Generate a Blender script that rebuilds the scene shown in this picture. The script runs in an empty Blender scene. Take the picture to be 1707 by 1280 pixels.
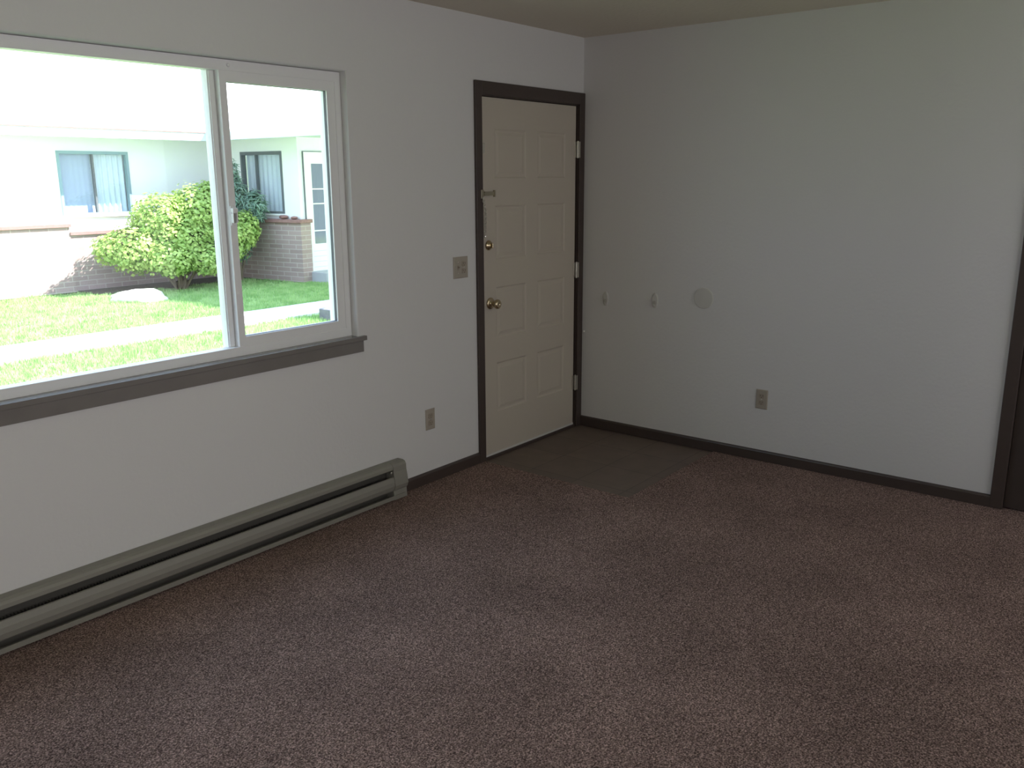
import bpy, bmesh, math, random
from mathutils import Vector, Matrix, noise

# ------------------------------------------------------------------ camera
sc = bpy.context.scene
COL = sc.collection
CP = Vector((-4.7065, -3.1691, 1.6250))
YAW, PITCH, ROLL, FPX = 0.89827, -0.23317, -0.0053, 1450.7
f = Vector((math.sin(YAW)*math.cos(PITCH), math.cos(YAW)*math.cos(PITCH), math.sin(PITCH)))
r = f.cross(Vector((0, 0, 1))).normalized(); u = r.cross(f)
r2 = r*math.cos(ROLL)+u*math.sin(ROLL); u2 = -r*math.sin(ROLL)+u*math.cos(ROLL)
cam = bpy.data.objects.new('camera', bpy.data.cameras.new('camera'))
COL.objects.link(cam)
M = Matrix((r2, u2, -f)).transposed().to_4x4(); M.translation = CP
cam.matrix_world = M
cam.data.sensor_width = 36; cam.data.lens = 36*FPX/1707
cam.data.clip_start = 0.05; cam.data.clip_end = 300
sc.camera = cam

# ------------------------------------------------------------------ world, sun, fill daylight
sc.view_settings.view_transform = 'Standard'; sc.view_settings.look = 'None'
sc.view_settings.exposure = 0.0; sc.view_settings.gamma = 1
sc.view_settings.use_curve_mapping = False
sc.cycles.max_bounces = 10; sc.cycles.diffuse_bounces = 6; sc.cycles.transparent_max_bounces = 12
sc.cycles.use_denoising = True
sc.cycles.sample_clamp_indirect = 6
sc.cycles.caustics_reflective = False; sc.cycles.caustics_refractive = False
SKY = 3.8
w = bpy.data.worlds.new('sky'); sc.world = w; w.use_nodes = True
nt = w.node_tree; nt.nodes.clear()
tc = nt.nodes.new('ShaderNodeTexCoord'); sx = nt.nodes.new('ShaderNodeSeparateXYZ')
cr = nt.nodes.new('ShaderNodeValToRGB'); bg = nt.nodes.new('ShaderNodeBackground'); wo = nt.nodes.new('ShaderNodeOutputWorld')
cr.color_ramp.elements[0].position = 0.0; cr.color_ramp.elements[0].color = (0.76, 0.87, 1, 1)
cr.color_ramp.elements[1].position = 0.8; cr.color_ramp.elements[1].color = (0.50, 0.70, 1, 1)
nt.links.new(tc.outputs['Generated'], sx.inputs[0]); nt.links.new(sx.outputs['Z'], cr.inputs[0])
nt.links.new(cr.outputs[0], bg.inputs[0]); bg.inputs[1].default_value = SKY
nt.links.new(bg.outputs[0], wo.inputs[0])

def add_light(name, kind, loc, to, energy, color, **kw):
    d = bpy.data.lights.new(name, kind); d.energy = energy; d.color = color
    for k, v in kw.items(): setattr(d, k, v)
    o = bpy.data.objects.new(name, d); COL.objects.link(o)
    o.location = loc
    o.rotation_euler = (Vector(to)-Vector(loc)).to_track_quat('-Z', 'Y').to_euler()
    return o
SUN_DIR = Vector((0.52, -0.50, 0.69))
add_light('sun', 'SUN', (10, -5, 15), Vector((10, -5, 15))-SUN_DIR, 18, (1, 0.97, 0.93), angle=0.009)
# added fill lamps in front of the solid back wall, standing in for daylight
add_light('fill_lamp_back_left', 'AREA', (-4.5, -4.40, 1.45), (-4.5, 0, 1.45), 37, (0.985, 0.98, 1.0),
          shape='RECTANGLE', size=1.7, size_y=1.8)
add_light('fill_lamp_back_right', 'AREA', (-.90, -4.40, 1.35), (-.90, 0, 1.35), 15, (0.96, 0.97, 1.0),
          shape='RECTANGLE', size=1.5, size_y=1.9)
# portal that helps the renderer find the sky through the front window
po = add_light('window_portal', 'AREA', (-3.13, 0.2, 1.49), (-3.13, -1, 1.49), 1, (1, 1, 1), shape='RECTANGLE', size=2.42, size_y=1.22)
po.data.cycles.is_portal = True

# ------------------------------------------------------------------ materials
def new_mat(name):
    m = bpy.data.materials.new(name); m.use_nodes = True
    return m, m.node_tree, m.node_tree.nodes['Principled BSDF']
def mat(name, col, rough=0.6, metal=0.0, spec=0.5, var=0.0, vscale=5.0, bump=0.0, bscale=100.0, bdist=0.002):
    m, t, b = new_mat(name)
    b.inputs['Base Color'].default_value = (*col, 1); b.inputs['Roughness'].default_value = rough
    b.inputs['Metallic'].default_value = metal; b.inputs['Specular IOR Level'].default_value = spec
    c = t.nodes.new('ShaderNodeTexCoord')
    if var:
        n = t.nodes.new('ShaderNodeTexNoise'); n.inputs['Scale'].default_value = vscale; n.inputs['Detail'].default_value = 5
        mx = t.nodes.new('ShaderNodeMix'); mx.data_type = 'RGBA'
        mx.inputs[6].default_value = (*[x*(1-var) for x in col], 1); mx.inputs[7].default_value = (*[min(1, x*(1+var)) for x in col], 1)
        t.links.new(c.outputs['Object'], n.inputs['Vector']); t.links.new(n.outputs['Fac'], mx.inputs[0])
        t.links.new(mx.outputs[2], b.inputs['Base Color'])
    if bump:
        n = t.nodes.new('ShaderNodeTexNoise'); n.inputs['Scale'].default_value = bscale; n.inputs['Detail'].default_value = 3
        bp = t.nodes.new('ShaderNodeBump'); bp.inputs['Strength'].default_value = bump; bp.inputs['Distance'].default_value = bdist
        t.links.new(c.outputs['Object'], n.inputs['Vector']); t.links.new(n.outputs['Fac'], bp.inputs['Height'])
        t.links.new(bp.outputs[0], b.inputs['Normal'])
    return m

def carpet_mat():
    m, t, b = new_mat('carpet'); N = t.nodes.new; L = t.links.new
    c = N('ShaderNodeTexCoord')
    v = N('ShaderNodeTexVoronoi'); v.inputs['Scale'].default_value = 210
    n1 = N('ShaderNodeTexNoise'); n1.inputs['Scale'].default_value = 190; n1.inputs['Detail'].default_value = 2; n1.inputs['Roughness'].default_value = .7
    n2 = N('ShaderNodeTexNoise'); n2.inputs['Scale'].default_value = 2.2; n2.inputs['Detail'].default_value = 3
    for n in (v, n1, n2): L(c.outputs['Object'], n.inputs['Vector'])
    rp = N('ShaderNodeValToRGB'); e = rp.color_ramp.elements
    e[0].position = .36; e[0].color = (0.09, 0.058, 0.05, 1)
    e[1].position = .66; e[1].color = (0.58, 0.41, 0.36, 1)
    x = e.new(.5); x.color = (0.26, 0.18, 0.155, 1)
    L(n1.outputs['Fac'], rp.inputs[0])
    sep = N('ShaderNodeSeparateColor'); L(v.outputs['Color'], sep.inputs[0])
    mr = N('ShaderNodeMapRange'); mr.inputs['To Min'].default_value = .62; mr.inputs['To Max'].default_value = 1.38
    L(sep.outputs[0], mr.inputs[0])
    mr2 = N('ShaderNodeMapRange'); mr2.inputs['From Min'].default_value = .35; mr2.inputs['From Max'].default_value = .65
    mr2.inputs['To Min'].default_value = .88; mr2.inputs['To Max'].default_value = 1.12
    L(n2.outputs['Fac'], mr2.inputs[0])
    mu = N('ShaderNodeMath'); mu.operation = 'MULTIPLY'; L(mr.outputs[0], mu.inputs[0]); L(mr2.outputs[0], mu.inputs[1])
    vm = N('ShaderNodeVectorMath'); vm.operation = 'SCALE'; L(rp.outputs[0], vm.inputs[0]); L(mu.outputs[0], vm.inputs['Scale'])
    L(vm.outputs[0], b.inputs['Base Color'])
    bp = N('ShaderNodeBump'); bp.inputs['Strength'].default_value = .9; bp.inputs['Distance'].default_value = .006
    ad = N('ShaderNodeMath'); ad.operation = 'ADD'; L(n1.outputs['Fac'], ad.inputs[0]); L(v.outputs['Distance'], ad.inputs[1])
    L(ad.outputs[0], bp.inputs['Height']); L(bp.outputs[0], b.inputs['Normal'])
    b.inputs['Roughness'].default_value = 1; b.inputs['Specular IOR Level'].default_value = .05
    return m

def vinyl_mat():
    m, t, b = new_mat('entry_vinyl'); N = t.nodes.new; L = t.links.new
    c = N('ShaderNodeTexCoord')
    br = N('ShaderNodeTexBrick'); br.offset = 0; br.inputs['Scale'].default_value = 1
    br.inputs['Brick Width'].default_value = .305; br.inputs['Row Height'].default_value = .305; br.inputs['Mortar Size'].default_value = .002
    br.inputs['Color1'].default_value = (.155, .118, .098, 1); br.inputs['Color2'].default_value = (.175, .134, .110, 1); br.inputs['Mortar'].default_value = (.09, .07, .06, 1)
    n = N('ShaderNodeTexNoise'); n.inputs['Scale'].default_value = 9; n.inputs['Detail'].default_value = 6
    L(c.outputs['Object'], br.inputs['Vector']); L(c.outputs['Object'], n.inputs['Vector'])
    mr = N('ShaderNodeMapRange'); mr.inputs['To Min'].default_value = .8; mr.inputs['To Max'].default_value = 1.2; L(n.outputs['Fac'], mr.inputs[0])
    vm = N('ShaderNodeVectorMath'); vm.operation = 'SCALE'; L(br.outputs['Color'], vm.inputs[0]); L(mr.outputs[0], vm.inputs['Scale'])
    L(vm.outputs[0], b.inputs['Base Color']); b.inputs['Roughness'].default_value = .55; b.inputs['Specular IOR Level'].default_value = .3
    return m

def brick_mat(name, c1, c2, mortar):
    m, t, b = new_mat(name); N = t.nodes.new; L = t.links.new
    c = N('ShaderNodeTexCoord'); s = N('ShaderNodeSeparateXYZ'); ad = N('ShaderNodeMath'); ad.operation = 'ADD'; cb = N('ShaderNodeCombineXYZ')
    L(c.outputs['Object'], s.inputs[0]); L(s.outputs['X'], ad.inputs[0]); L(s.outputs['Y'], ad.inputs[1]); L(ad.outputs[0], cb.inputs['X']); L(s.outputs['Z'], cb.inputs['Y'])
    br = N('ShaderNodeTexBrick'); br.inputs['Scale'].default_value = 1
    br.inputs['Brick Width'].default_value = .30; br.inputs['Row Height'].default_value = .085; br.inputs['Mortar Size'].default_value = .008
    br.inputs['Color1'].default_value = (*c1, 1); br.inputs['Color2'].default_value = (*c2, 1); br.inputs['Mortar'].default_value = (*mortar, 1)
    L(cb.outputs[0], br.inputs['Vector']); L(br.outputs['Color'], b.inputs['Base Color'])
    bp = N('ShaderNodeBump'); bp.inputs['Distance'].default_value = .008; bp.inputs['Strength'].default_value = .6; bp.invert = True
    L(br.outputs['Fac'], bp.inputs['Height']); L(bp.outputs[0], b.inputs['Normal'])
    b.inputs['Roughness'].default_value = .9
    return m

def siding_mat():
    m, t, b = new_mat('roof_shingle'); N = t.nodes.new; L = t.links.new
    c = N('ShaderNodeTexCoord'); br = N('ShaderNodeTexBrick'); br.inputs['Scale'].default_value = 1
    br.inputs['Brick Width'].default_value = .3; br.inputs['Row Height'].default_value = .14; br.inputs['Mortar Size'].default_value = .004
    br.inputs['Color1'].default_value = (.74, .71, .69, 1); br.inputs['Color2'].default_value = (.80, .78, .76, 1); br.inputs['Mortar'].default_value = (.6, .57, .55, 1)
    L(c.outputs['Object'], br.inputs['Vector']); L(br.outputs['Color'], b.inputs['Base Color']); b.inputs['Roughness'].default_value = .95
    return m

def glass_mat(name='glass', tint=(0.96, 0.97, 0.97)):
    m = bpy.data.materials.new(name); m.use_nodes = True; t = m.node_tree; t.nodes.clear(); N = t.nodes.new; L = t.links.new
    tr = N('ShaderNodeBsdfTransparent'); tr.inputs[0].default_value = (*tint, 1)
    gl = N('ShaderNodeBsdfGlossy'); gl.inputs['Roughness'].default_value = .02
    lw = N('ShaderNodeLayerWeight'); lw.inputs[0].default_value = .5
    pw = N('ShaderNodeMath'); pw.operation = 'POWER'; pw.inputs[1].default_value = 5; L(lw.outputs['Facing'], pw.inputs[0])
    fr = N('ShaderNodeMapRange'); fr.inputs['To Min'].default_value = .02; fr.inputs['To Max'].default_value = .8; L(pw.outputs[0], fr.inputs[0])
    mx = N('ShaderNodeMixShader'); o = N('ShaderNodeOutputMaterial')
    L(fr.outputs[0], mx.inputs[0]); L(tr.outputs[0], mx.inputs[1]); L(gl.outputs[0], mx.inputs[2]); L(mx.outputs[0], o.inputs[0])
    return m

def leaf_mat(name, c1, c2, trans=.35):
    m, t, b = new_mat(name); N = t.nodes.new; L = t.links.new
    c = N('ShaderNodeTexCoord'); n = N('ShaderNodeTexNoise'); n.inputs['Scale'].default_value = 6; n.inputs['Detail'].default_value = 4
    rp = N('ShaderNodeValToRGB'); rp.color_ramp.elements[0].position = .35; rp.color_ramp.elements[1].position = .65
    rp.color_ramp.elements[0].color = (*c1, 1); rp.color_ramp.elements[1].color = (*c2, 1)
    L(c.outputs['Object'], n.inputs['Vector']); L(n.outputs['Fac'], rp.inputs[0]); L(rp.outputs[0], b.inputs['Base Color'])
    b.inputs['Roughness'].default_value = .6
    tl = N('ShaderNodeBsdfTranslucent'); L(rp.outputs[0], tl.inputs[0])
    mx = N('ShaderNodeMixShader'); mx.inputs[0].default_value = trans
    o = t.nodes['Material Output']; L(b.outputs[0], mx.inputs[1]); L(tl.outputs[0], mx.inputs[2]); L(mx.outputs[0], o.inputs[0])
    return m

WALL = mat('wall_paint', (.70, .69, .682), .75, spec=.25, var=.015, vscale=1.2, bump=.35, bscale=55, bdist=.003)
CEIL = mat('ceiling_paint', (.66, .61, .52), .9, spec=.1, bump=.6, bscale=38, bdist=.006)
CARPET = carpet_mat(); VINYL = vinyl_mat()
BROWN = mat('brown_trim_paint', (.062, .045, .038), .42, spec=.5, var=.12, vscale=14)
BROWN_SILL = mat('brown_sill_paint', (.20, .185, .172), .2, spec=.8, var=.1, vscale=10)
DOORP = mat('door_paint', (.53, .475, .40), .5, spec=.35, var=.02, vscale=2)
DARKDOOR = mat('dark_stained_wood', (.05, .036, .03), .5, var=.25, vscale=7)
VINYLW = mat('window_vinyl', (.82, .815, .815), .38, spec=.5)
GASKET = mat('gasket', (.12, .12, .13), .7)
HEAT = mat('heater_enamel', (.26, .25, .215), .45, spec=.45, var=.04, vscale=3)
HEATDARK = mat('heater_inside', (.07, .065, .055), .7)
FIN = mat('heater_fin', (.25, .25, .24), .4, metal=.8)
PLATE = mat('almond_plastic', (.40, .355, .295), .4)
PLATED = mat('almond_plastic_device', (.36, .31, .25), .4)
SLOT = mat('dark_slot', (.04, .035, .03), .8)
OLDB = mat('tarnished_metal', (.42, .38, .29), .4, metal=.9)
BRASS = mat('aged_brass', (.60, .50, .33), .25, metal=1)
NICKEL = mat('worn_nickel', (.72, .69, .62), .32, metal=.9)
PATCH = mat('painted_patch', (.60, .59, .55), .6)
WHITE = mat('house_white', (0.868, 0.868, 0.868), .8, bump=.3, bscale=30)
FASC = mat('fascia_paint', (0.588, 0.658, 0.672), .6)
SOFF = mat('soffit_paint', (0.630, 0.672, 0.686), .8)
ROOF = siding_mat()
BRICK = brick_mat('brown_brick', (0.340, 0.245, 0.232), (0.410, 0.300, 0.285), (0.490, 0.406, 0.371))
BCAP = mat('red_brick_cap', (0.308, 0.168, 0.154), .85, var=.25, vscale=20, bump=.5, bscale=40)
BLUEF = mat('blue_grey_frame', (0.224, 0.336, 0.392), .5)
GREYF = mat('grey_frame', (.13, .14, .155), .5)
CURT = mat('curtain', (0.700, 0.784, 0.880), .9)
CURTD = mat('blue_blind', (0.420, 0.490, 0.672), .9)
PANE = mat('dark_pane', (.10, .13, .17), .06, spec=.8)
CONC = mat('concrete', (0.700, 0.658, 0.630), .9, var=.06, vscale=4, bump=.3, bscale=40)
STEP = mat('step_concrete', (0.420, 0.420, 0.448), .9, var=.06, vscale=6)
ROCK = mat('pale_rock', (0.700, 0.644, 0.616), .9, var=.2, vscale=7, bump=.8, bscale=12, bdist=.03)
SOIL = mat('mulch', (.10, .08, .065), 1, var=.35, vscale=15, bump=1, bscale=30, bdist=.03)
LAWN = leaf_mat('lawn_ground', (0.252, 0.378, 0.140), (0.364, 0.504, 0.224), .0)
BLADE = leaf_mat('grass_blade', (0.266, 0.448, 0.154), (0.462, 0.616, 0.280), .35)
LEAF = leaf_mat('shrub_leaf', (0.294, 0.448, 0.112), (0.588, 0.700, 0.238), .4)
JUNI = leaf_mat('juniper_leaf', (0.154, 0.252, 0.196), (0.280, 0.406, 0.322), .2)
BARK = mat('bark', (.20, .15, .11), .9, var=.3, vscale=20)
GLASS = glass_mat()
OUTW = mat('outer_wall_stucco', (.75, .74, .70), .9)

# ------------------------------------------------------------------ helpers
def obj(name, bm, m, parent=None, smooth=False, label=None, kind=None, bevel=0, cat=None, group=None):
    me = bpy.data.meshes.new(name)
    bmesh.ops.recalc_face_normals(bm, faces=bm.faces); bm.to_mesh(me); bm.free()
    o = bpy.data.objects.new(name, me); COL.objects.link(o)
    for x in (m if isinstance(m, (list, tuple)) else [m]): me.materials.append(x)
    if smooth:
        for p in me.polygons: p.use_smooth = True
    if parent: o.parent = parent
    if bevel:
        b = o.modifiers.new('bevel', 'BEVEL'); b.width = bevel; b.segments = 2; b.limit_method = 'ANGLE'
    if label: o['label'] = label
    if cat: o['category'] = cat
    if kind: o['kind'] = kind
    if group: o['group'] = group
    return o
def thing(name, label=None, cat=None, kind=None, group=None):
    o = bpy.data.objects.new(name, None); COL.objects.link(o); o.empty_display_size = .1
    if label: o['label'] = label
    if cat: o['category'] = cat
    if kind: o['kind'] = kind
    if group: o['group'] = group
    return o
def box(bm, x0, x1, y0, y1, z0, z1):
    v = [bm.verts.new(p) for p in ((x0,y0,z0),(x1,y0,z0),(x1,y1,z0),(x0,y1,z0),(x0,y0,z1),(x1,y0,z1),(x1,y1,z1),(x0,y1,z1))]
    for q in ((0,3,2,1),(4,5,6,7),(0,1,5,4),(1,2,6,5),(2,3,7,6),(3,0,4,7)): bm.faces.new([v[i] for i in q])
    return v
def boxes(*bs):
    bm = bmesh.new()
    for b in bs: box(bm, *b)
    return bm
def frame_bm(x0, x1, z0, z1, wl, wr, wb, wt, y0, y1):
    """picture-frame ring with mitred faces, in an x-z plane, from y0 to y1"""
    bm = bmesh.new(); O = [(x0,z0),(x1,z0),(x1,z1),(x0,z1)]; I = [(x0+wl,z0+wb),(x1-wr,z0+wb),(x1-wr,z1-wt),(x0+wl,z1-wt)]
    V = {}
    for k, y in enumerate((y0, y1)):
        for n, P in (('o', O), ('i', I)):
            for j, (x, z) in enumerate(P): V[n, j, k] = bm.verts.new((x, y, z))
    for j in range(4):
        a = (j+1) % 4
        for k in (0, 1): bm.faces.new([V['o',j,k], V['o',a,k], V['i',a,k], V['i',j,k]])
        bm.faces.new([V['o',j,0], V['o',a,0], V['o',a,1], V['o',j,1]]); bm.faces.new([V['i',j,0], V['i',a,0], V['i',a,1], V['i',j,1]])
    return bm
def extrude_x(bm, prof, x0, x1):
    """closed profile of (y,z) points swept along x"""
    a = [bm.verts.new((x0, y, z)) for y, z in prof]; b = [bm.verts.new((x1, y, z)) for y, z in prof]; n = len(prof)
    for i in range(n): bm.faces.new([a[i], a[(i+1) % n], b[(i+1) % n], b[i]])
    bm.faces.new(a); bm.faces.new(b[::-1])
def lathe(bm, prof, c, axis, seg=24):
    """prof: (distance along axis, radius); axis a unit vector"""
    A = Vector(axis); q = A.to_track_quat('Z', 'Y'); rings = []
    for h, rr in prof:
        rings.append([bm.verts.new(Vector(c)+q @ Vector((rr*math.cos(2*math.pi*i/seg), rr*math.sin(2*math.pi*i/seg), h))) for i in range(seg)])
    for a, b in zip(rings, rings[1:]):
        for i in range(seg): bm.faces.new([a[i], a[(i+1) % seg], b[(i+1) % seg], b[i]])
    bm.faces.new(rings[0]); bm.faces.new(rings[-1])
def tube(bm, pts, rad, seg=8):
    rings = []
    for i, p in enumerate(pts):
        p = Vector(p); d = (Vector(pts[min(i+1, len(pts)-1)])-Vector(pts[max(i-1, 0)])).normalized(); q = d.to_track_quat('Z', 'Y')
        R = rad[i] if isinstance(rad, (list, tuple)) else rad
        rings.append([bm.verts.new(p+q @ Vector((R*math.cos(2*math.pi*k/seg), R*math.sin(2*math.pi*k/seg), 0))) for k in range(seg)])
    for a, b in zip(rings, rings[1:]):
        for i in range(seg): bm.faces.new([a[i], a[(i+1) % seg], b[(i+1) % seg], b[i]])
    bm.faces.new(rings[0]); bm.faces.new(rings[-1])
def wall_grid(holes, a0, a1, z1, axis, d0, d1, z0=0.0):
    """wall slab with rectangular holes; axis 'x' = runs along x at y d0..d1, 'y' = runs along y at x d0..d1"""
    A = sorted({a0, a1, *[h[0] for h in holes], *[h[1] for h in holes]}); Z = sorted({z0, z1, *[h[2] for h in holes], *[h[3] for h in holes]})
    A = [x for x in A if a0 <= x <= a1]; Z = [z for z in Z if z0 <= z <= z1]
    bm = bmesh.new(); V = {}
    def P(i, j, k):
        if (i, j, k) not in V:
            d = (d0, d1)[k]; V[i, j, k] = bm.verts.new((A[i], d, Z[j]) if axis == 'x' else (d, A[i], Z[j]))
        return V[i, j, k]
    def solid(i, j):
        if not (0 <= i < len(A)-1 and 0 <= j < len(Z)-1): return False
        x = (A[i]+A[i+1])/2; z = (Z[j]+Z[j+1])/2
        return not any(h[0] < x < h[1] and h[2] < z < h[3] for h in holes)
    for i in range(len(A)-1):
        for j in range(len(Z)-1):
            if not solid(i, j): continue
            for k in (0, 1): bm.faces.new([P(i,j,k), P(i+1,j,k), P(i+1,j+1,k), P(i,j+1,k)])
            for (di, dj, a, b) in ((-1,0,(i,j),(i,j+1)), (1,0,(i+1,j),(i+1,j+1)), (0,-1,(i,j),(i+1,j)), (0,1,(i,j+1),(i+1,j+1))):
                if not solid(i+di, j+dj): bm.faces.new([P(*a,0), P(*b,0), P(*b,1), P(*a,1)])
    return bm

# ------------------------------------------------------------------ room shell
H = 2.451; XL = -7.6; YB = -4.45
WX0, WX1, WZ0, WZ1 = -4.34, -1.922, 0.880, 2.095            # window opening
DX0, DX1, DZ1 = -1.0, -0.048, 2.065                       # door opening (in the wall)
bm = wall_grid([(WX0, WX1, WZ0, WZ1), (DX0, DX1, -1, DZ1)], XL-.15, .15, H+.1, 'x', 0, .16)
bm.edges.ensure_lookup_table()
ed = []
for e in bm.edges:
    a, b = e.verts
    if abs(a.co.y) < 1e-6 and abs(b.co.y) < 1e-6 and len(e.link_faces) == 2 and \
       all(WX0-1e-4 <= v.co.x <= WX1+1e-4 and WZ0-1e-4 <= v.co.z <= WZ1+1e-4 for v in (a, b)) and \
       abs(e.link_faces[0].normal.dot(e.link_faces[1].normal)) < .5: ed.append(e)
bmesh.ops.bevel(bm, geom=ed, offset=.011, segments=4, affect='EDGES', profile=.5)
obj('wall_left', bm, WALL, kind='structure')
D2 = 2.487                                                # far edge of the right wall, at the dark door casing
bm = wall_grid([(-D2-.05-.82, -D2-.05, -1, 2.04)], YB, 0, H+.1, 'y', 0, .12)
obj('wall_right', bm, WALL, kind='structure')
obj('wall_back', wall_grid([], XL, 0.12, H+.1, 'x', YB-.12, YB), WALL, kind='structure')
obj('light_baffle', boxes((-3.45, -3.35, YB, -3.55, 0, H)), WALL, kind='structure')  # unseen stub, added to keep the back left lamp off the right wall
obj('wall_near', boxes((XL-.15, XL, YB-.12, 0, 0, H+.1)), WALL, kind='structure')
obj('ceiling', boxes((XL-.15, .15, YB-.12, .16, H, H+.12)), CEIL, kind='structure')
# floor: carpet with a one metre square of vinyl let into it at the entry
PX, PY = -1.0, -.985
bm = bmesh.new()
V = {}
xs = [XL-.1, PX, .05]; ys = [YB-.1, PY, .0]
for (x0, x1, y0, y1) in ((XL-.1, .05, YB-.1, PY), (XL-.1, PX, PY, .0)):
    box(bm, x0, x1, y0, y1, -.06, 0.004)
obj('floor', bm, CARPET, kind='structure')
o = obj('floor_entry', boxes((PX, .05, PY, .05, -.06, -.002)), VINYL, kind='structure')

# closet / passage door at the far right
t = thing('door_2', kind='structure')
obj('door_slab', boxes((.012, .047, -D2-.05-.82+.004, -D2-.054, .012, 2.036)), DARKDOOR, t, bevel=.002)
bm = bmesh.new()
for a in (-D2-.05-.82-.055, -D2-.0535):
    box(bm, -.014, .0, a, a+.0585, 0.004, 2.09)
box(bm, -.014, 0, -D2-.05-.82-.003, -D2-.05+.003, 2.043, 2.09)
obj('door_casing', bm, BROWN, t, bevel=.003)

obj('door_jamb', boxes((0, .12, -D2-.053, -D2-.05, 0, 2.04), (0, .12, -D2-.87, -D2-.867, 0, 2.04), (0, .12, -D2-.87, -D2-.05, 2.037, 2.04)), BROWN, t)
obj('wall_closet', boxes((.12, .16, YB, .0, -.06, H)), WALL, kind='structure')
# baseboards
def base_bm(p): 
    bm = bmesh.new(); extrude_x(bm, [(0, .002), (-.013, .002), (-.013, .056), (-.010, .064), (0, .067)], *p); return bm
obj('baseboard_left', base_bm((-1.69, -1.045)), BROWN, kind='structure')
bm = base_bm((0, 1)); 
for v in bm.verts: v.co = Vector((v.co.y, -.0135-(v.co.x)*(D2-.0135-.0), v.co.z))
obj('baseboard_right', bm, BROWN, kind='structure')
bm = base_bm((XL, -4.46))
obj('baseboard_far_left', bm, BROWN, kind='structure')

# ------------------------------------------------------------------ entry door
t = thing('door_1', kind='structure')
SX0, SX1, SZ0, SZ1 = -.980, -.075, .020, 2.048
PAN = [(-.865, -.580), (-.470, -.185)]; ROW = [(.275, .570), (.715, 1.012), (1.17, 1.47), (1.62, 1.885)]
# slab front with embossed panels: grid with stepped recess rings
bm = wall_grid([(a, b, c, d) for a, b in PAN for c, d in ROW], SX0, SX1, SZ1, 'x', .004, .044, SZ0)
for a, b in PAN:
    for c, d in ROW:
        rings = []
        for inset, y in ((0, .004), (.008, .009), (.018, .009), (.036, .005)):
            rings.append([bm.verts.new(p) for p in ((a+inset, y, c+inset), (b-inset, y, c+inset), (b-inset, y, d-inset), (a+inset, y, d-inset))])
        for q0, q1 in zip(rings, rings[1:]):
            for i in range(4): bm.faces.new([q0[i], q0[(i+1) % 4], q1[(i+1) % 4], q1[i]])
        bm.faces.new(rings[-1])
obj('door_slab', bm, DOORP, t)
# casing on the wall + jamb lining (dark brown)
bm = bmesh.new()
CW = .060
box(bm, -1.043, -.989, -.015, .0, .002, 2.127); box(bm, -.056, -.0005, -.015, .0, .002, 2.127); box(bm, -.989, -.056, -.015, 0, 2.058, 2.127)
obj('door_casing', bm, BROWN, t, bevel=.003)
bm = bmesh.new()
box(bm, -1.0, -.984, 0, .16, 0, 2.065); box(bm, -.064, -.048, 0, .16, 0, 2.065); box(bm, -.984, -.064, 0, .16, 2.052, 2.065)
box(bm, -.984, -.972, .046, .06, 0, 2.052); box(bm, -.076, -.064, .046, .06, 0, 2.052); box(bm, -.972, -.076, .046, .06, 2.04, 2.052)
obj('door_jamb', bm, BROWN, t)
obj('door_sweep', boxes((-.980, -.075, .0, .006, .018, .030)), PATCH, t, label='pale strip along the bottom edge of the door')
obj('threshold', boxes((-.984, -.064, -.004, .15, -.002, .016)), BROWN, t, bevel=.003)
for z in (1.790, 1.045, .303):
    bm = bmesh.new(); box(bm, -.092, -.068, .0015, .005, z-.048, z+.048); box(bm, -.064, -.052, -.0165, -.0145, z-.048, z+.048)
    lathe(bm, [(-.052, .003), (-.050, .0058), (-.017, .0062), (-.0165, .005), (-.0155, .0062), (.016, .0062), (.0165, .005), (.017, .0062), (.050, .0058), (.053, .003)], (-.067, -.0075, z), (0, 0, 1), 12)
    obj('hinge', bm, NICKEL, t)
# knob with rosette
bm = bmesh.new()
lathe(bm, [(0, .033), (.004, .0335), (.008, .030), (.011, .020), (.014, .0125), (.030, .0115), (.036, .016), (.043, .024), (.052, .0275), (.060, .0265), (.066, .020), (.067, .009), (.064, .006)], (-.918, .004, .925), (0, -1, 0), 28)
obj('door_knob', bm, BRASS, t, smooth=True)
k = bmesh.new(); lathe(k, [(0, .028), (.004, .0285), (.010, .024), (.013, .0185), (.017, .0175), (.018, .004)], (-.928, .004, 1.254), (0, -1, 0), 28)
db = obj('deadbolt', k, BRASS, t, smooth=True)
obj('thumb_turn', boxes((-.931, -.925, -.030, -.012, 1.240, 1.268)), BRASS, db, bevel=.002)
# surface bolt strike near the top
obj('latch_plate', boxes((-.979, -.956, -.003, .005, 1.752, 1.805)), NICKEL, t, bevel=.002, label='small dull metal plate near the top of the door edge')
# security chain: keeper on casing, track on door, chain hanging
cl = obj('chain_lock', boxes((-1.012, -.990, -.021, -.015, 1.512, 1.560)), OLDB, t, bevel=.002)
bm = boxes((-.964, -.876, -.002, .004, 1.527, 1.549), (-.964, -.876, -.006, -.002, 1.527, 1.531), (-.964, -.876, -.006, -.002, 1.545, 1.549), (-.882, -.874, -.008, .004, 1.520, 1.556))
obj('chain_track', bm, OLDB, cl)
bm = bmesh.new()
def link(c, ang, rx=.0062, rz=.009, rad=.0023):
    pts = []
    for i in range(13):
        a = 2*math.pi*i/12; x = rx*math.cos(a); z = rz*math.sin(a)
        pts.append(Vector(c)+Vector((x*math.cos(ang), x*math.sin(ang), z)))
    tube(bm, pts, rad, 5)
for i in range(17):
    s = i/16
    link((-1.001+.019*min(1, s*3), -.026+.006*s, 1.512-.0118*i), (i % 2)*math.pi/2+.3)
lathe(bm, [(0, .003), (.003, .0065), (.010, .0065), (.013, .003)], (-.982, -.020, 1.314), (0, 0, -1), 12)
obj('chain', bm, NICKEL, cl)

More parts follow.
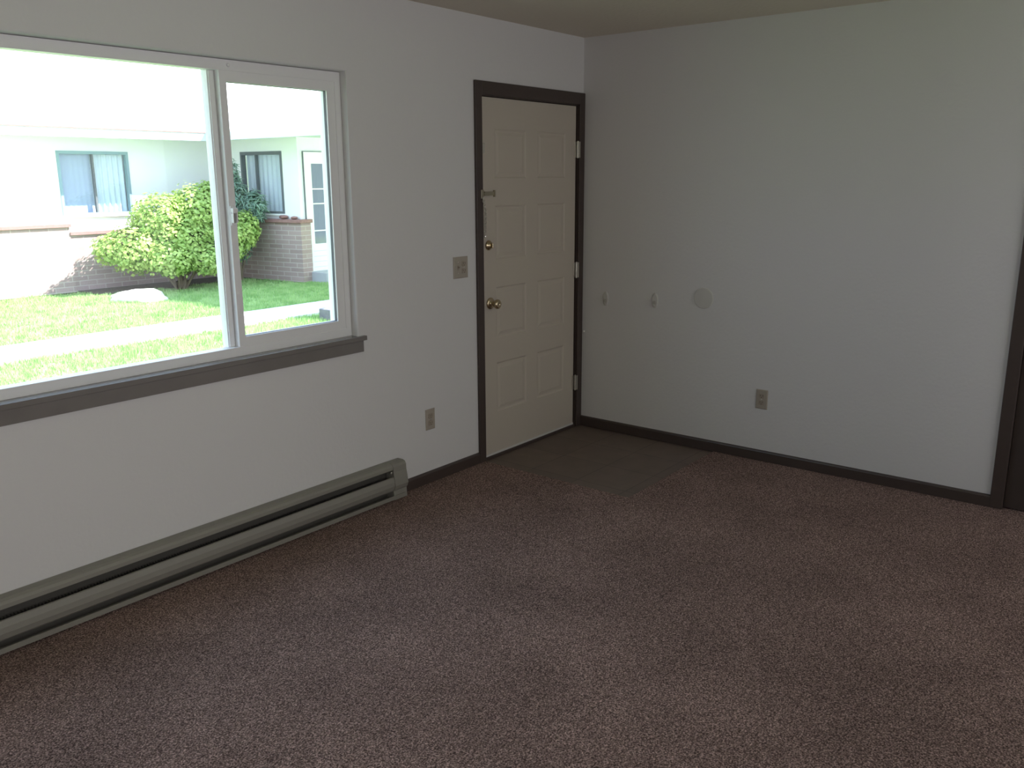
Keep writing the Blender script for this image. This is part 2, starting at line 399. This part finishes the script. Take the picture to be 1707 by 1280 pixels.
# ------------------------------------------------------------------ window
t = thing('window_1', kind='structure')
FY0, FY1 = .040, .135
XM0, XM1 = -2.586, -2.553          # meeting post right
YM0, YM1 = -3.709, -3.676          # meeting post left (outside the picture)
bm = frame_bm(WX0+.002, WX1-.002, WZ0+.0, WZ1-.002, .033, .033, .040, .043, FY0, .095)
b2 = frame_bm(WX0+.002, WX1-.002, WZ0+.0, WZ1-.002, .022, .022, .024, .030, .095, FY1)
me_tmp = bpy.data.meshes.new('tmp'); b2.to_mesh(me_tmp); b2.free(); bm.from_mesh(me_tmp)
# interior stop bead
for (x0, x1, z0, z1) in ((WX0+.036, WX1-.036, WZ0+.036, WZ0+.0385),):
    box(bm, x0, x1, .06, .09, z0, z1)
obj('window_frame', bm, VINYLW, t, bevel=.002)
def post(x0, x1):
    return boxes((x0, x1, .076, .118, WZ0+.030, WZ1-.036), (x0+.004, x1-.004, .070, .076, WZ0+.040, WZ1-.045))
obj('meeting_stile', post(XM0, XM1), VINYLW, t, bevel=.002)
obj('meeting_stile', post(YM0, YM1), VINYLW, t, bevel=.002)
def sash(x0, x1, wl, wr):
    s = obj('sliding_sash', frame_bm(x0, x1, WZ0+.034, WZ1-.038, wl, wr, .047, .049, .042, .084), VINYLW, t, bevel=.002)
    obj('gasket', frame_bm(x0+wl-.003, x1-wr+.003, WZ0+.078, WZ1-.084, .004, .004, .004, .004, .050, .066), GASKET, s)
    obj('glass_pane', boxes((x0+wl-.002, x1-wr+.002, .058, .062, WZ0+.079, WZ1-.085)), GLASS, s)
sash(XM1, WX1-.035, .033, .046)
sash(WX0+.035, YM0, .046, .033)
obj('glass_pane', boxes((YM1-.004, XM0+.004, .096, .100, WZ0+.036, WZ1-.038)), GLASS, t)
# latch on the meeting stile
bm = boxes((-2.552, -2.524, .034, .042, 1.435, 1.515), (-2.551, -2.545, .020, .036, 1.445, 1.485), (-2.533, -2.527, .020, .036, 1.445, 1.485), (-2.551, -2.527, .018, .036, 1.485, 1.507))
obj('window_latch', bm, VINYLW, t, bevel=.003)
obj('keeper_slot', boxes((-2.544, -2.534, .0335, .0345, 1.445, 1.485)), SLOT, t)
bm = bmesh.new(); lathe(bm, [(0, .007), (.004, .007), (.006, .003)], (-2.508, .040, 2.072), (0, -1, 0), 12)
obj('screw_cap', bm, VINYLW, t, smooth=True)
# exterior jamb extension / brick mould
obj('exterior_trim', frame_bm(WX0-.05, WX1+.05, WZ0-.05, WZ1+.05, .060, .060, .052, .060, .160, .185), VINYLW, t)
# stool and apron
obj('trim_1', boxes((WX0-.045, -1.880, -.020, .0, .858, .880), (WX0+.001, WX1-.001, -.0, .0515, .858, .8805)), BROWN_SILL, kind='structure', bevel=.002)
obj('trim_2', boxes((WX0-.028, -1.898, -.014, 0, .803, .858)), BROWN_SILL, kind='structure', bevel=.002)

# ------------------------------------------------------------------ baseboard heater
hx0, hx1 = -4.45, -1.690
t = thing('baseboard_heater', 'long beige metal baseboard heater with a dark slot, mounted low under the window', 'heater')
obj('back_panel', boxes((hx0, hx1-.01, -.010, -.001, .012, .196)), HEATDARK, t)
bm = bmesh.new()
extrude_x(bm, [(-.001, .204), (-.040, .204), (-.054, .198), (-.060, .188), (-.060, .173), (-.057, .173), (-.057, .186), (-.052, .194), (-.040, .200), (-.001, .200)], hx0+.01, hx1-.088)
obj('top_cover', bm, HEAT, t)
bm = bmesh.new()
extrude_x(bm, [(-.050, .126), (-.058, .135), (-.064, .133), (-.070, .110), (-.071, .088), (-.062, .064), (-.050, .054), (-.049, .058), (-.060, .068), (-.067, .088), (-.066, .110), (-.060, .129), (-.052, .122)], hx0+.01, hx1-.088)
obj('front_cover', bm, HEAT, t)
bm = bmesh.new()
extrude_x(bm, [(-.001, .010), (-.058, .010), (-.066, .014), (-.068, .034), (-.064, .035), (-.062, .018), (-.056, .014), (-.001, .014)], hx0+.01, hx1-.02)
obj('bottom_lip', bm, HEAT, t)
bm = bmesh.new(); tube(bm, [(hx0+.08, -.033, .105), (hx1-.1, -.033, .105)], .009, 10)
el = obj('heating_element', bm, FIN, t)
bm = bmesh.new(); x = hx0+.2
while x < hx1-.16:
    box(bm, x, x+.0008, -.050, -.016, .082, .128); x += .012
obj('fins', bm, FIN, el, kind='stuff')
cap = [(-.001, .204), (-.040, .205), (-.056, .199), (-.063, .186), (-.064, .160), (-.072, .120), (-.076, .088), (-.068, .066), (-.060, .060), (-.064, .018), (-.066, .010), (-.001, .008)]
for a, b in ((hx1-.092, hx1), (hx0-.002, hx0+.09)):
    bm = bmesh.new(); extrude_x(bm, cap, a, b)
    obj('end_cap', bm, HEAT, t, bevel=.002)
bm = bmesh.new(); lathe(bm, [(0, .006), (.003, .006), (.004, .003)], (hx1-.103, -.057, .158), (0, -1, 0), 10)
obj('screw', bm, NICKEL, t)

# ------------------------------------------------------------------ wall plates (built facing -y at the origin, then placed)
def plate_bm(w_, h_, d=.006):
    bm = bmesh.new(); a, b = w_/2, h_/2
    r0 = [bm.verts.new(p) for p in ((-a, 0, -b), (a, 0, -b), (a, 0, b), (-a, 0, b))]
    r1 = [bm.verts.new(p) for p in ((-a, -d*.5, -b), (a, -d*.5, -b), (a, -d*.5, b), (-a, -d*.5, b))]
    s = .004; r2_ = [bm.verts.new(p) for p in ((-a+s, -d, -b+s), (a-s, -d, -b+s), (a-s, -d, b-s), (-a+s, -d, b-s))]
    for q0, q1 in ((r0, r1), (r1, r2_)):
        for i in range(4): bm.faces.new([q0[i], q0[(i+1) % 4], q1[(i+1) % 4], q1[i]])
    bm.faces.new(r2_); bm.faces.new(r0)
    return bm
def receptacle(t, x, z, n=('socket', 'socket')):
    for dz in (-.0195, .0195):
        bm = bmesh.new(); a, b = .0165, .0135; pts = []
        for i in range(20):
            an = 2*math.pi*i/20; pts.append((max(-a, min(a, .021*math.cos(an))), max(-b, min(b, .0175*math.sin(an)))))
        lo = [bm.verts.new((x+px, -.005, z+dz+pz)) for px, pz in pts]; hi = [bm.verts.new((x+px, -.0085, z+dz+pz)) for px, pz in pts]
        for i in range(20): bm.faces.new([lo[i], lo[(i+1) % 20], hi[(i+1) % 20], hi[i]])
        bm.faces.new(hi)
        s = obj('socket', bm, PLATED, t)
        bm = boxes((x-.0075, x-.0055, -.0090, -.0084, z+dz-.001, z+dz+.007), (x+.0055, x+.0075, -.0090, -.0084, z+dz-.001, z+dz+.007), (x-.002, x+.002, -.0090, -.0084, z+dz-.010, z+dz-.006))
        obj('slots', bm, SLOT, s)
def screw(t, x, z):
    bm = bmesh.new(); lathe(bm, [(0, .0032), (.0012, .003), (.0016, .0015)], (x, -.006, z), (0, -1, 0), 10); obj('screw', bm, NICKEL, t)
def outlet(label):
    t = thing('wall_outlet', label, 'outlet')
    obj('cover_plate', plate_bm(.070, .114), PLATE, t); receptacle(t, 0, 0); screw(t, 0, 0)
    return t
o1 = outlet('beige electrical outlet low on the window wall between heater and entry door'); o1.location = (-1.440, 0, .357)
o2 = outlet('beige electrical outlet low on the right wall, far from the door'); o2.location = (0, -1.265, .371); o2.rotation_euler = (0, 0, -math.pi/2)
t = thing('light_switch', 'beige double wall plate with toggle and socket, left of the entry door', 'light switch'); t.location = (-1.172, 0, 1.151)
obj('cover_plate', plate_bm(.116, .116), PLATE, t); receptacle(t, .023, 0); screw(t, .023, 0)
obj('toggle_slot', boxes((-.0285, -.0175, -.0075, -.005, -.014, .014)), PLATED, t)
bm = bmesh.new(); box(bm, -.0265, -.0195, -.018, -.005, -.002, .006); obj('toggle', bm, PLATED, t, bevel=.001)
screw(t, -.023, .030); screw(t, -.023, -.030)

# round cover plate and two painted-over wall plugs on the right wall
t = thing('round_cover_plate', 'round painted blank cover plate on the right wall', 'cover plate')
bm = bmesh.new(); lathe(bm, [(0, .062), (.004, .062), (.007, .058), (.008, .03), (.008, .001)], (0, -.872, .925), (-1, 0, 0), 40); obj('disc', bm, PATCH, t)
bm = bmesh.new(); lathe(bm, [(0, .004), (.0015, .003)], (-.008, -.872, .925), (-1, 0, 0), 10); obj('screw', bm, PATCH, t)
def plug(y, z, label):
    t = thing('wall_plug', label, 'wall plug', group=None)
    bm = bmesh.new(); n = 24
    for k, (s, d) in enumerate(((1, 0), (1, .004), (.75, .008))):
        pass
    rings = [[bm.verts.new((-d, y+.022*s*math.cos(2*math.pi*i/n), z+.046*s*math.sin(2*math.pi*i/n))) for i in range(n)] for s, d in ((1, 0), (1, .003), (.78, .007))]
    for a, b in zip(rings, rings[1:]):
        for i in range(n): bm.faces.new([a[i], a[(i+1) % n], b[(i+1) % n], b[i]])
    bm.faces.new(rings[-1]); obj('base', bm, PATCH, t)
    bm = bmesh.new(); lathe(bm, [(0, .012), (.006, .011), (.007, .004)], (-.006, y, z-.012), (-1, 0, 0), 14); obj('hole_cap', bm, mat('hole_cap_grey', (.45, .44, .40), .7), t)  # cap in a darker grey than the plug base
plug(-.192, .868, 'small painted-over oval bump on the right wall, nearest the entry door')
plug(-.547, .885, 'small painted-over oval bump on the right wall, beside the round plate')
t = thing('door_bumper', 'tiny white bumper where the door casing meets the right wall', 'door bumper')
bm = bmesh.new(); lathe(bm, [(0, .007), (.006, .006), (.008, .003)], (0, -.026, .640), (-1, 0, 0), 12); obj('tip', bm, mat('white_rubber', (.8, .8, .78), .6), t)

# ------------------------------------------------------------------ outside: ground
G = -.27
rnd = random.Random(4)
bm = bmesh.new()
nx, ny = 60, 50; X0, X1, Y0, Y1 = -14, 22, .17, 30
gv = [[bm.verts.new((X0+(X1-X0)*i/nx, Y0+(Y1-Y0)*j/ny, G-.012+.012*noise.noise(Vector((i*.9, j*.9, 0))))) for j in range(ny+1)] for i in range(nx+1)]
for i in range(nx):
    for j in range(ny): bm.faces.new([gv[i][j], gv[i+1][j], gv[i+1][j+1], gv[i][j+1]])
obj('ground', bm, LAWN, kind='structure')
# concrete walk: slabs
bm = bmesh.new(); x = -12.
while x < 14:
    box(bm, x, x+1.19, 6.73, 7.66, G-.05, G+.02); x += 1.2
obj('garden_path', bm, CONC, kind='structure', bevel=.004)
# planting bed along the brick
bm = bmesh.new()
box(bm, 2.4, 5.5, 11.35, 12.1, G-.03, G+.018)
obj('planting_bed', bm, SOIL, kind='structure')
# grass blades
verts = []; faces = []
def blade(x, y, h):
    a = rnd.uniform(0, math.pi*2); wd = .007; dx, dy = math.cos(a)*wd, math.sin(a)*wd; lx, ly = rnd.uniform(-.35, .35)*h, rnd.uniform(-.35, .35)*h
    n = len(verts); z = G-.01
    verts.extend([(x-dx, y-dy, z), (x+dx, y+dy, z), (x+lx, y+ly, z+h)]); faces.append((n, n+1, n+2))
def blocked(x, y):
    if 6.71 < y < 7.68: return True
    if y > 11.35 and 2.4 < x < 5.5: return True
    if y > 12.0: return True
    if x > 5.80 and y > 9.60: return True
    if y > 10.0 and x > 5.30+(12.2-y)*.13-.01: return True
    if ((x-2.58)/.42)**2+((y-10.35)/.45)**2 < 1: return True
    if 2.92 < x < 3.31 and 6.01 < y < 6.31: return True
    if (x-3.8)**2+(y-11.1)**2 < .12: return True
    return False
cnt = 0
while cnt < 75000:
    y = rnd.uniform(4.6, 12.05); x = rnd.uniform(-.55*0+ -4.7+(y+3.17)*.28-.4, -4.7+(y+3.17)*.93+.4)
    if blocked(x, y): continue
    d = noise.noise(Vector((x*1.7, y*1.7, 3)))
    blade(x, y, rnd.uniform(.03, .06)*(1+.5*d)); cnt += 1
me = bpy.data.meshes.new('grass'); me.from_pydata(verts, [], faces); me.materials.append(BLADE)
o = bpy.data.objects.new('grass', me); COL.objects.link(o); o['kind'] = 'stuff'; o['label'] = 'bright green mown grass on both sides of the concrete path outside'; o['category'] = 'grass'

# ------------------------------------------------------------------ neighbouring house (L shaped)
hs = thing('neighbouring_house', 'white single-storey house with brown brick base across the lawn', 'house')
AY = 12.2; WXa, WYa, WXb, WYb = 5.45, 12.2, 5.72, 10.12
# main wall facing the lawn
W1 = [(2.345, 3.60, 1.02, 2.10)]
bm = wall_grid(W1, -9, 5.5, 2.42, 'x', AY, AY+.15, G)
obj('main_wall', bm, WHITE, hs)
# wing wall
wd = Vector((WXb-WXa, WYb-WYa, 0)); WL = wd.length; wd.normalize(); wn = Vector((-wd.y, wd.x, 0))   # wn points away from the lawn (+x side)
if wn.x < 0: wn = -wn
def wing(bm):
    for v in bm.verts:
        p = v.co.copy(); v.co = Vector((WXa, WYa, 0))+wd*p.x+wn*p.y+Vector((0, 0, p.z))
    return bm
obj('wing_wall', wing(wall_grid([(.62, 1.70, .98, 2.12)], 0, WL, 2.42, 'x', 0, .12, G)), WHITE, hs)
obj('porch_wall', wall_grid([(5.87, 6.80, -.08, 2.06)], 5.72, 9.5, 2.42, 'x', 10.12, 10.24, G), WHITE, hs)
# brick bases with caps
bm = bmesh.new(); box(bm, -9, 2.37, AY-.12, AY, G, .84); box(bm, 2.37, 5.45, AY-.10, AY, G, .70)
obj('brick_base', bm, BRICK, hs)
obj('brick_base', wing(boxes((-.1, WL+.10, -.12, 0.0, G, .82), (WL, WL+.10, 0, .14, G, .82))), BRICK, hs)
obj('brick_cap', boxes((-9, 2.39, AY-.16, AY, .84, .89), (2.37, 5.45, AY-.14, AY, .70, .75)), BCAP, hs)
cap_ = obj('brick_cap', wing(boxes((-.1, WL+.14, -.17, .0, .82, .885), (WL, WL+.14, 0, .16, .82, .885))), BCAP, hs, bevel=.01)
# roofs (main slope up away from us; wing slope up to the right)
bm = bmesh.new()
def slab(bm, P, th=.09):
    a = [bm.verts.new(p) for p in P]; b = [bm.verts.new((p[0], p[1], p[2]+th)) for p in P]; n = len(P)
    bm.faces.new(a); bm.faces.new(b)
    for i in range(n): bm.faces.new([a[i], a[(i+1) % n], b[(i+1) % n], b[i]])
slab(bm, [(-10, 11.55, 2.37), (4.87, 11.55, 2.37), (9.2, 16.0, 4.15), (-10, 16.0, 4.15)])
slab(bm, [(4.80, 11.6, 2.37), (4.80, 4.5, 2.37), (9.2, 4.5, 4.15), (9.2, 16.0, 4.15)])
obj('roof', bm, ROOF, hs)
bm = boxes((-10, 4.80, 11.50, 11.58, 2.30, 2.445), (4.75, 4.83, 4.5, 11.58, 2.30, 2.445))
obj('fascia', bm, FASC, hs)
obj('drip_edge', boxes((-10, 4.75, 11.485, 11.50, 2.435, 2.455)), BCAP, hs)
obj('soffit', boxes((-10, 4.80, 11.58, AY, 2.36, 2.372), (4.83, 9.2, 4.5, AY, 2.36, 2.372)), SOFF, hs)
# main window with blind and curtain
fr = obj('window', frame_bm(2.345, 3.60, 1.02, 2.10, .045, .045, .045, .05, AY-.02, AY+.08), BLUEF, hs)
obj('mullion', boxes((2.945, 2.975, AY, AY+.06, 1.06, 2.06)), GREYF, fr)
obj('glass_pane', boxes((2.39, 3.555, AY+.05, AY+.055, 1.06, 2.06)), GLASS, fr)
def drape(x0, x1, y, z0, z1, amp=.02, n=60, per=.1):
    bm = bmesh.new(); pa = None
    for i in range(n+1):
        x = x0+(x1-x0)*i/n; yy = y+amp*math.sin(2*math.pi*(x-x0)/per)
        a = bm.verts.new((x, yy, z0)); b = bm.verts.new((x, yy, z1))
        if pa: bm.faces.new([pa, a, b, pb])
        pa, pb = a, b
    return bm
obj('curtain', drape(2.96, 3.56, AY+.11, 1.05, 2.06), CURT, fr, smooth=True)
obj('blind', drape(2.39, 2.96, AY+.11, 1.05, 2.06, .003, 40, .09), CURTD, fr, smooth=True)
obj('sill', boxes((2.32, 3.63, AY-.05, AY+.02, .99, 1.02)), WHITE, fr)
# wing window
f2 = obj('window', wing(frame_bm(.62, 1.70, .98, 2.12, .04, .04, .04, .06, -.02, .08)), GREYF, hs)
obj('mullion', wing(boxes((.99, 1.02, 0, .06, 1.0, 2.07))), GREYF, f2)
obj('glass_pane', wing(boxes((.65, 1.67, .05, .055, 1.0, 2.07))), GLASS, f2)
obj('curtain', wing(drape(.66, 1.66, .11, 1.02, 2.07, .012, 60, .12)), mat('wing_curtain', (.70, .76, .86), .9), f2, smooth=True)
obj('sill', wing(boxes((.58, 1.74, -.05, .0, .95, .98))), WHITE, f2)
# storm door
sd = obj('storm_door', frame_bm(5.875, 6.795, -.08, 2.06, .13, .13, .50, .17, 10.10, 10.14), WHITE, hs, bevel=.004)
obj('door_frame', frame_bm(5.83, 6.84, -.10, 2.10, .05, .05, .02, .05, 10.09, 10.16), WHITE, sd)
obj('glass_pane', boxes((6.0, 6.67, 10.12, 10.125, .41, 1.90)), PANE, sd)
for z in (1.42, 1.15, .65):
    obj('glazing_bar', boxes((6.0, 6.67, 10.105, 10.135, z, z+.022)), WHITE, sd)
bm = bmesh.new(); 
for z in (-.02, .08, .18, .28): box(bm, 5.96, 6.71, 10.094, 10.101, z, z+.008)
obj('kick_panel_rib', bm, FASC, sd)
obj('frame_edge', frame_bm(5.820, 6.85, -.10, 2.112, .010, .010, .001, .012, 10.085, 10.12), GREYF, sd)
obj('porch_step', boxes((5.83, 7.6, 9.62, 10.12, G-.04, -.09)), STEP, hs, bevel=.01)
obj('body', boxes((-9, 9.4, 12.6, 16, G, 2.36), (6.95, 9.4, 10.4, 12.6, G, 2.36), (6.2, 9.4, 4.6, 9.4, G, 2.36)) if False else boxes((-9, 9.4, 12.7, 16, G, 2.36)), WHITE, hs)

# little stones left on the brick ledge
def stone(loc, s, label, seed, name='ledge_stone', cat='stone', m=BCAP):
    bm = bmesh.new(); bmesh.ops.create_icosphere(bm, subdivisions=3, radius=1)
    for v in bm.verts:
        d = 1+.28*noise.noise(v.co*1.6+Vector((seed, seed, 0))); v.co = Vector((v.co.x*s[0]*d, v.co.y*s[1]*d, v.co.z*s[2]*d))+Vector(loc)
    return obj(name, bm, m, None, True, label=label, cat=cat)
stone((5.60, 10.48, .926), (.07, .10, .036), 'larger reddish stone on the brick ledge, nearer the shrub', 3)
stone((5.64, 10.22, .914), (.06, .07, .026), 'smaller reddish stone on the brick ledge, beside the white storm door', 8)

# pale flat rock on the lawn
bm = bmesh.new(); bmesh.ops.create_icosphere(bm, subdivisions=4, radius=1)
for v in bm.verts:
    d = 1+.22*noise.noise(v.co*1.5)+.08*noise.noise(v.co*5); z = v.co.z
    v.co = Vector((2.58+v.co.x*.42*d, 10.35+v.co.y*.45*d, G+max(-.02, z*.16*d)))
obj('flat_rock', bm, ROCK, None, True, label='pale flat rock lying on the lawn in front of the shrub', cat='rock')

# grey block beside the path, seen low in the right pane
t = obj('concrete_block', boxes((2.93, 3.30, 6.02, 6.30, G-.02, G+.155)), mat('grey_block', (.18, .17, .19), .9, var=.3, vscale=12, bump=.5, bscale=30), None, bevel=.012,
        label='grey concrete block on the grass beside the path', cat='concrete block')

# ------------------------------------------------------------------ shrub
def shrub(name, label, cat, lobes, nleaf, size, m, base, seed, stems=9, needle=False):
    rn = random.Random(seed); t = thing(name, label, cat)
    vs = []; fs = []
    tot = sum(l[3]*l[4] for l in lobes)
    for (cx, cy, cz, rx, rz) in lobes:
        for _ in range(int(nleaf*rx*rz/tot)):
            d = Vector((rn.gauss(0, 1), rn.gauss(0, 1), rn.gauss(0, 1))).normalized(); q = rn.uniform(.72, 1.04) if rn.random() < .85 else rn.uniform(.3, .75)
            q *= 1+.22*noise.noise(d*3.1+Vector((cx, cy, seed)))
            p = Vector((cx+d.x*rx*q, cy+d.y*rx*.85*q, cz+d.z*rz*q))
            if p.z < G+.05: continue
            n = (d+Vector((rn.uniform(-.6, .6), rn.uniform(-.6, .6), rn.uniform(.1, 1.0)))).normalized()
            a = n.orthogonal().normalized(); a.rotate(Matrix.Rotation(rn.uniform(0, 6.28), 3, n)); b = n.cross(a)
            L_ = size*rn.uniform(.6, 1.3); W_ = L_*(.10 if needle else .42)
            i = len(vs); tip = p+a*L_-n*L_*.15
            vs.extend([p, p+a*L_*.45+b*W_, tip, p+a*L_*.45-b*W_]); fs.append((i, i+1, i+2, i+3))
    me = bpy.data.meshes.new('foliage'); me.from_pydata(vs, [], fs); me.materials.append(m)
    o = bpy.data.objects.new('foliage', me); COL.objects.link(o); o.parent = t
    bm = bmesh.new()
    for k in range(stems):
        l = lobes[k % len(lobes)]; e = Vector((l[0]+rn.uniform(-.3, .3)*l[3], l[1], l[2]))
        s0 = Vector(base)+Vector((rn.uniform(-.15, .15), rn.uniform(-.1, .1), -.03)); mid = (s0+e)/2+Vector((0, 0, .12))
        tube(bm, [s0, mid, e], [.025, .016, .006], 6)
    obj('stems', bm, BARK, t, kind='stuff')
    return t
lobes = [(3.80, 11.05, .62, .72, .52), (3.10, 11.25, .48, .55, .42), (4.45, 10.80, .60, .55, .48), (3.55, 11.15, .98, .55, .42), (4.15, 10.95, 1.10, .52, .46),
         (2.72, 11.35, .48, .34, .26), (3.45, 10.75, .30, .48, .30), (4.05, 10.60, .26, .45, .28), (4.85, 10.68, .72, .30, .34), (4.35, 10.9, 1.34, .25, .26)]
shrub('leafy_shrub', 'large rounded bright green shrub in front of the brick wall', 'shrub', lobes, 26000, .062, LEAF, (3.8, 11.1, G), 11, 12)
shrub('juniper', 'dark feathery evergreen behind the right side of the green shrub', 'shrub',
      [(4.98, 11.15, .7, .36, .55), (5.02, 11.10, 1.2, .28, .42), (4.98, 11.15, 1.62, .16, .36), (5.22, 10.85, 1.12, .24, .30)], 4500, .15, JUNI, (4.98, 11.2, G), 5, 4, True)
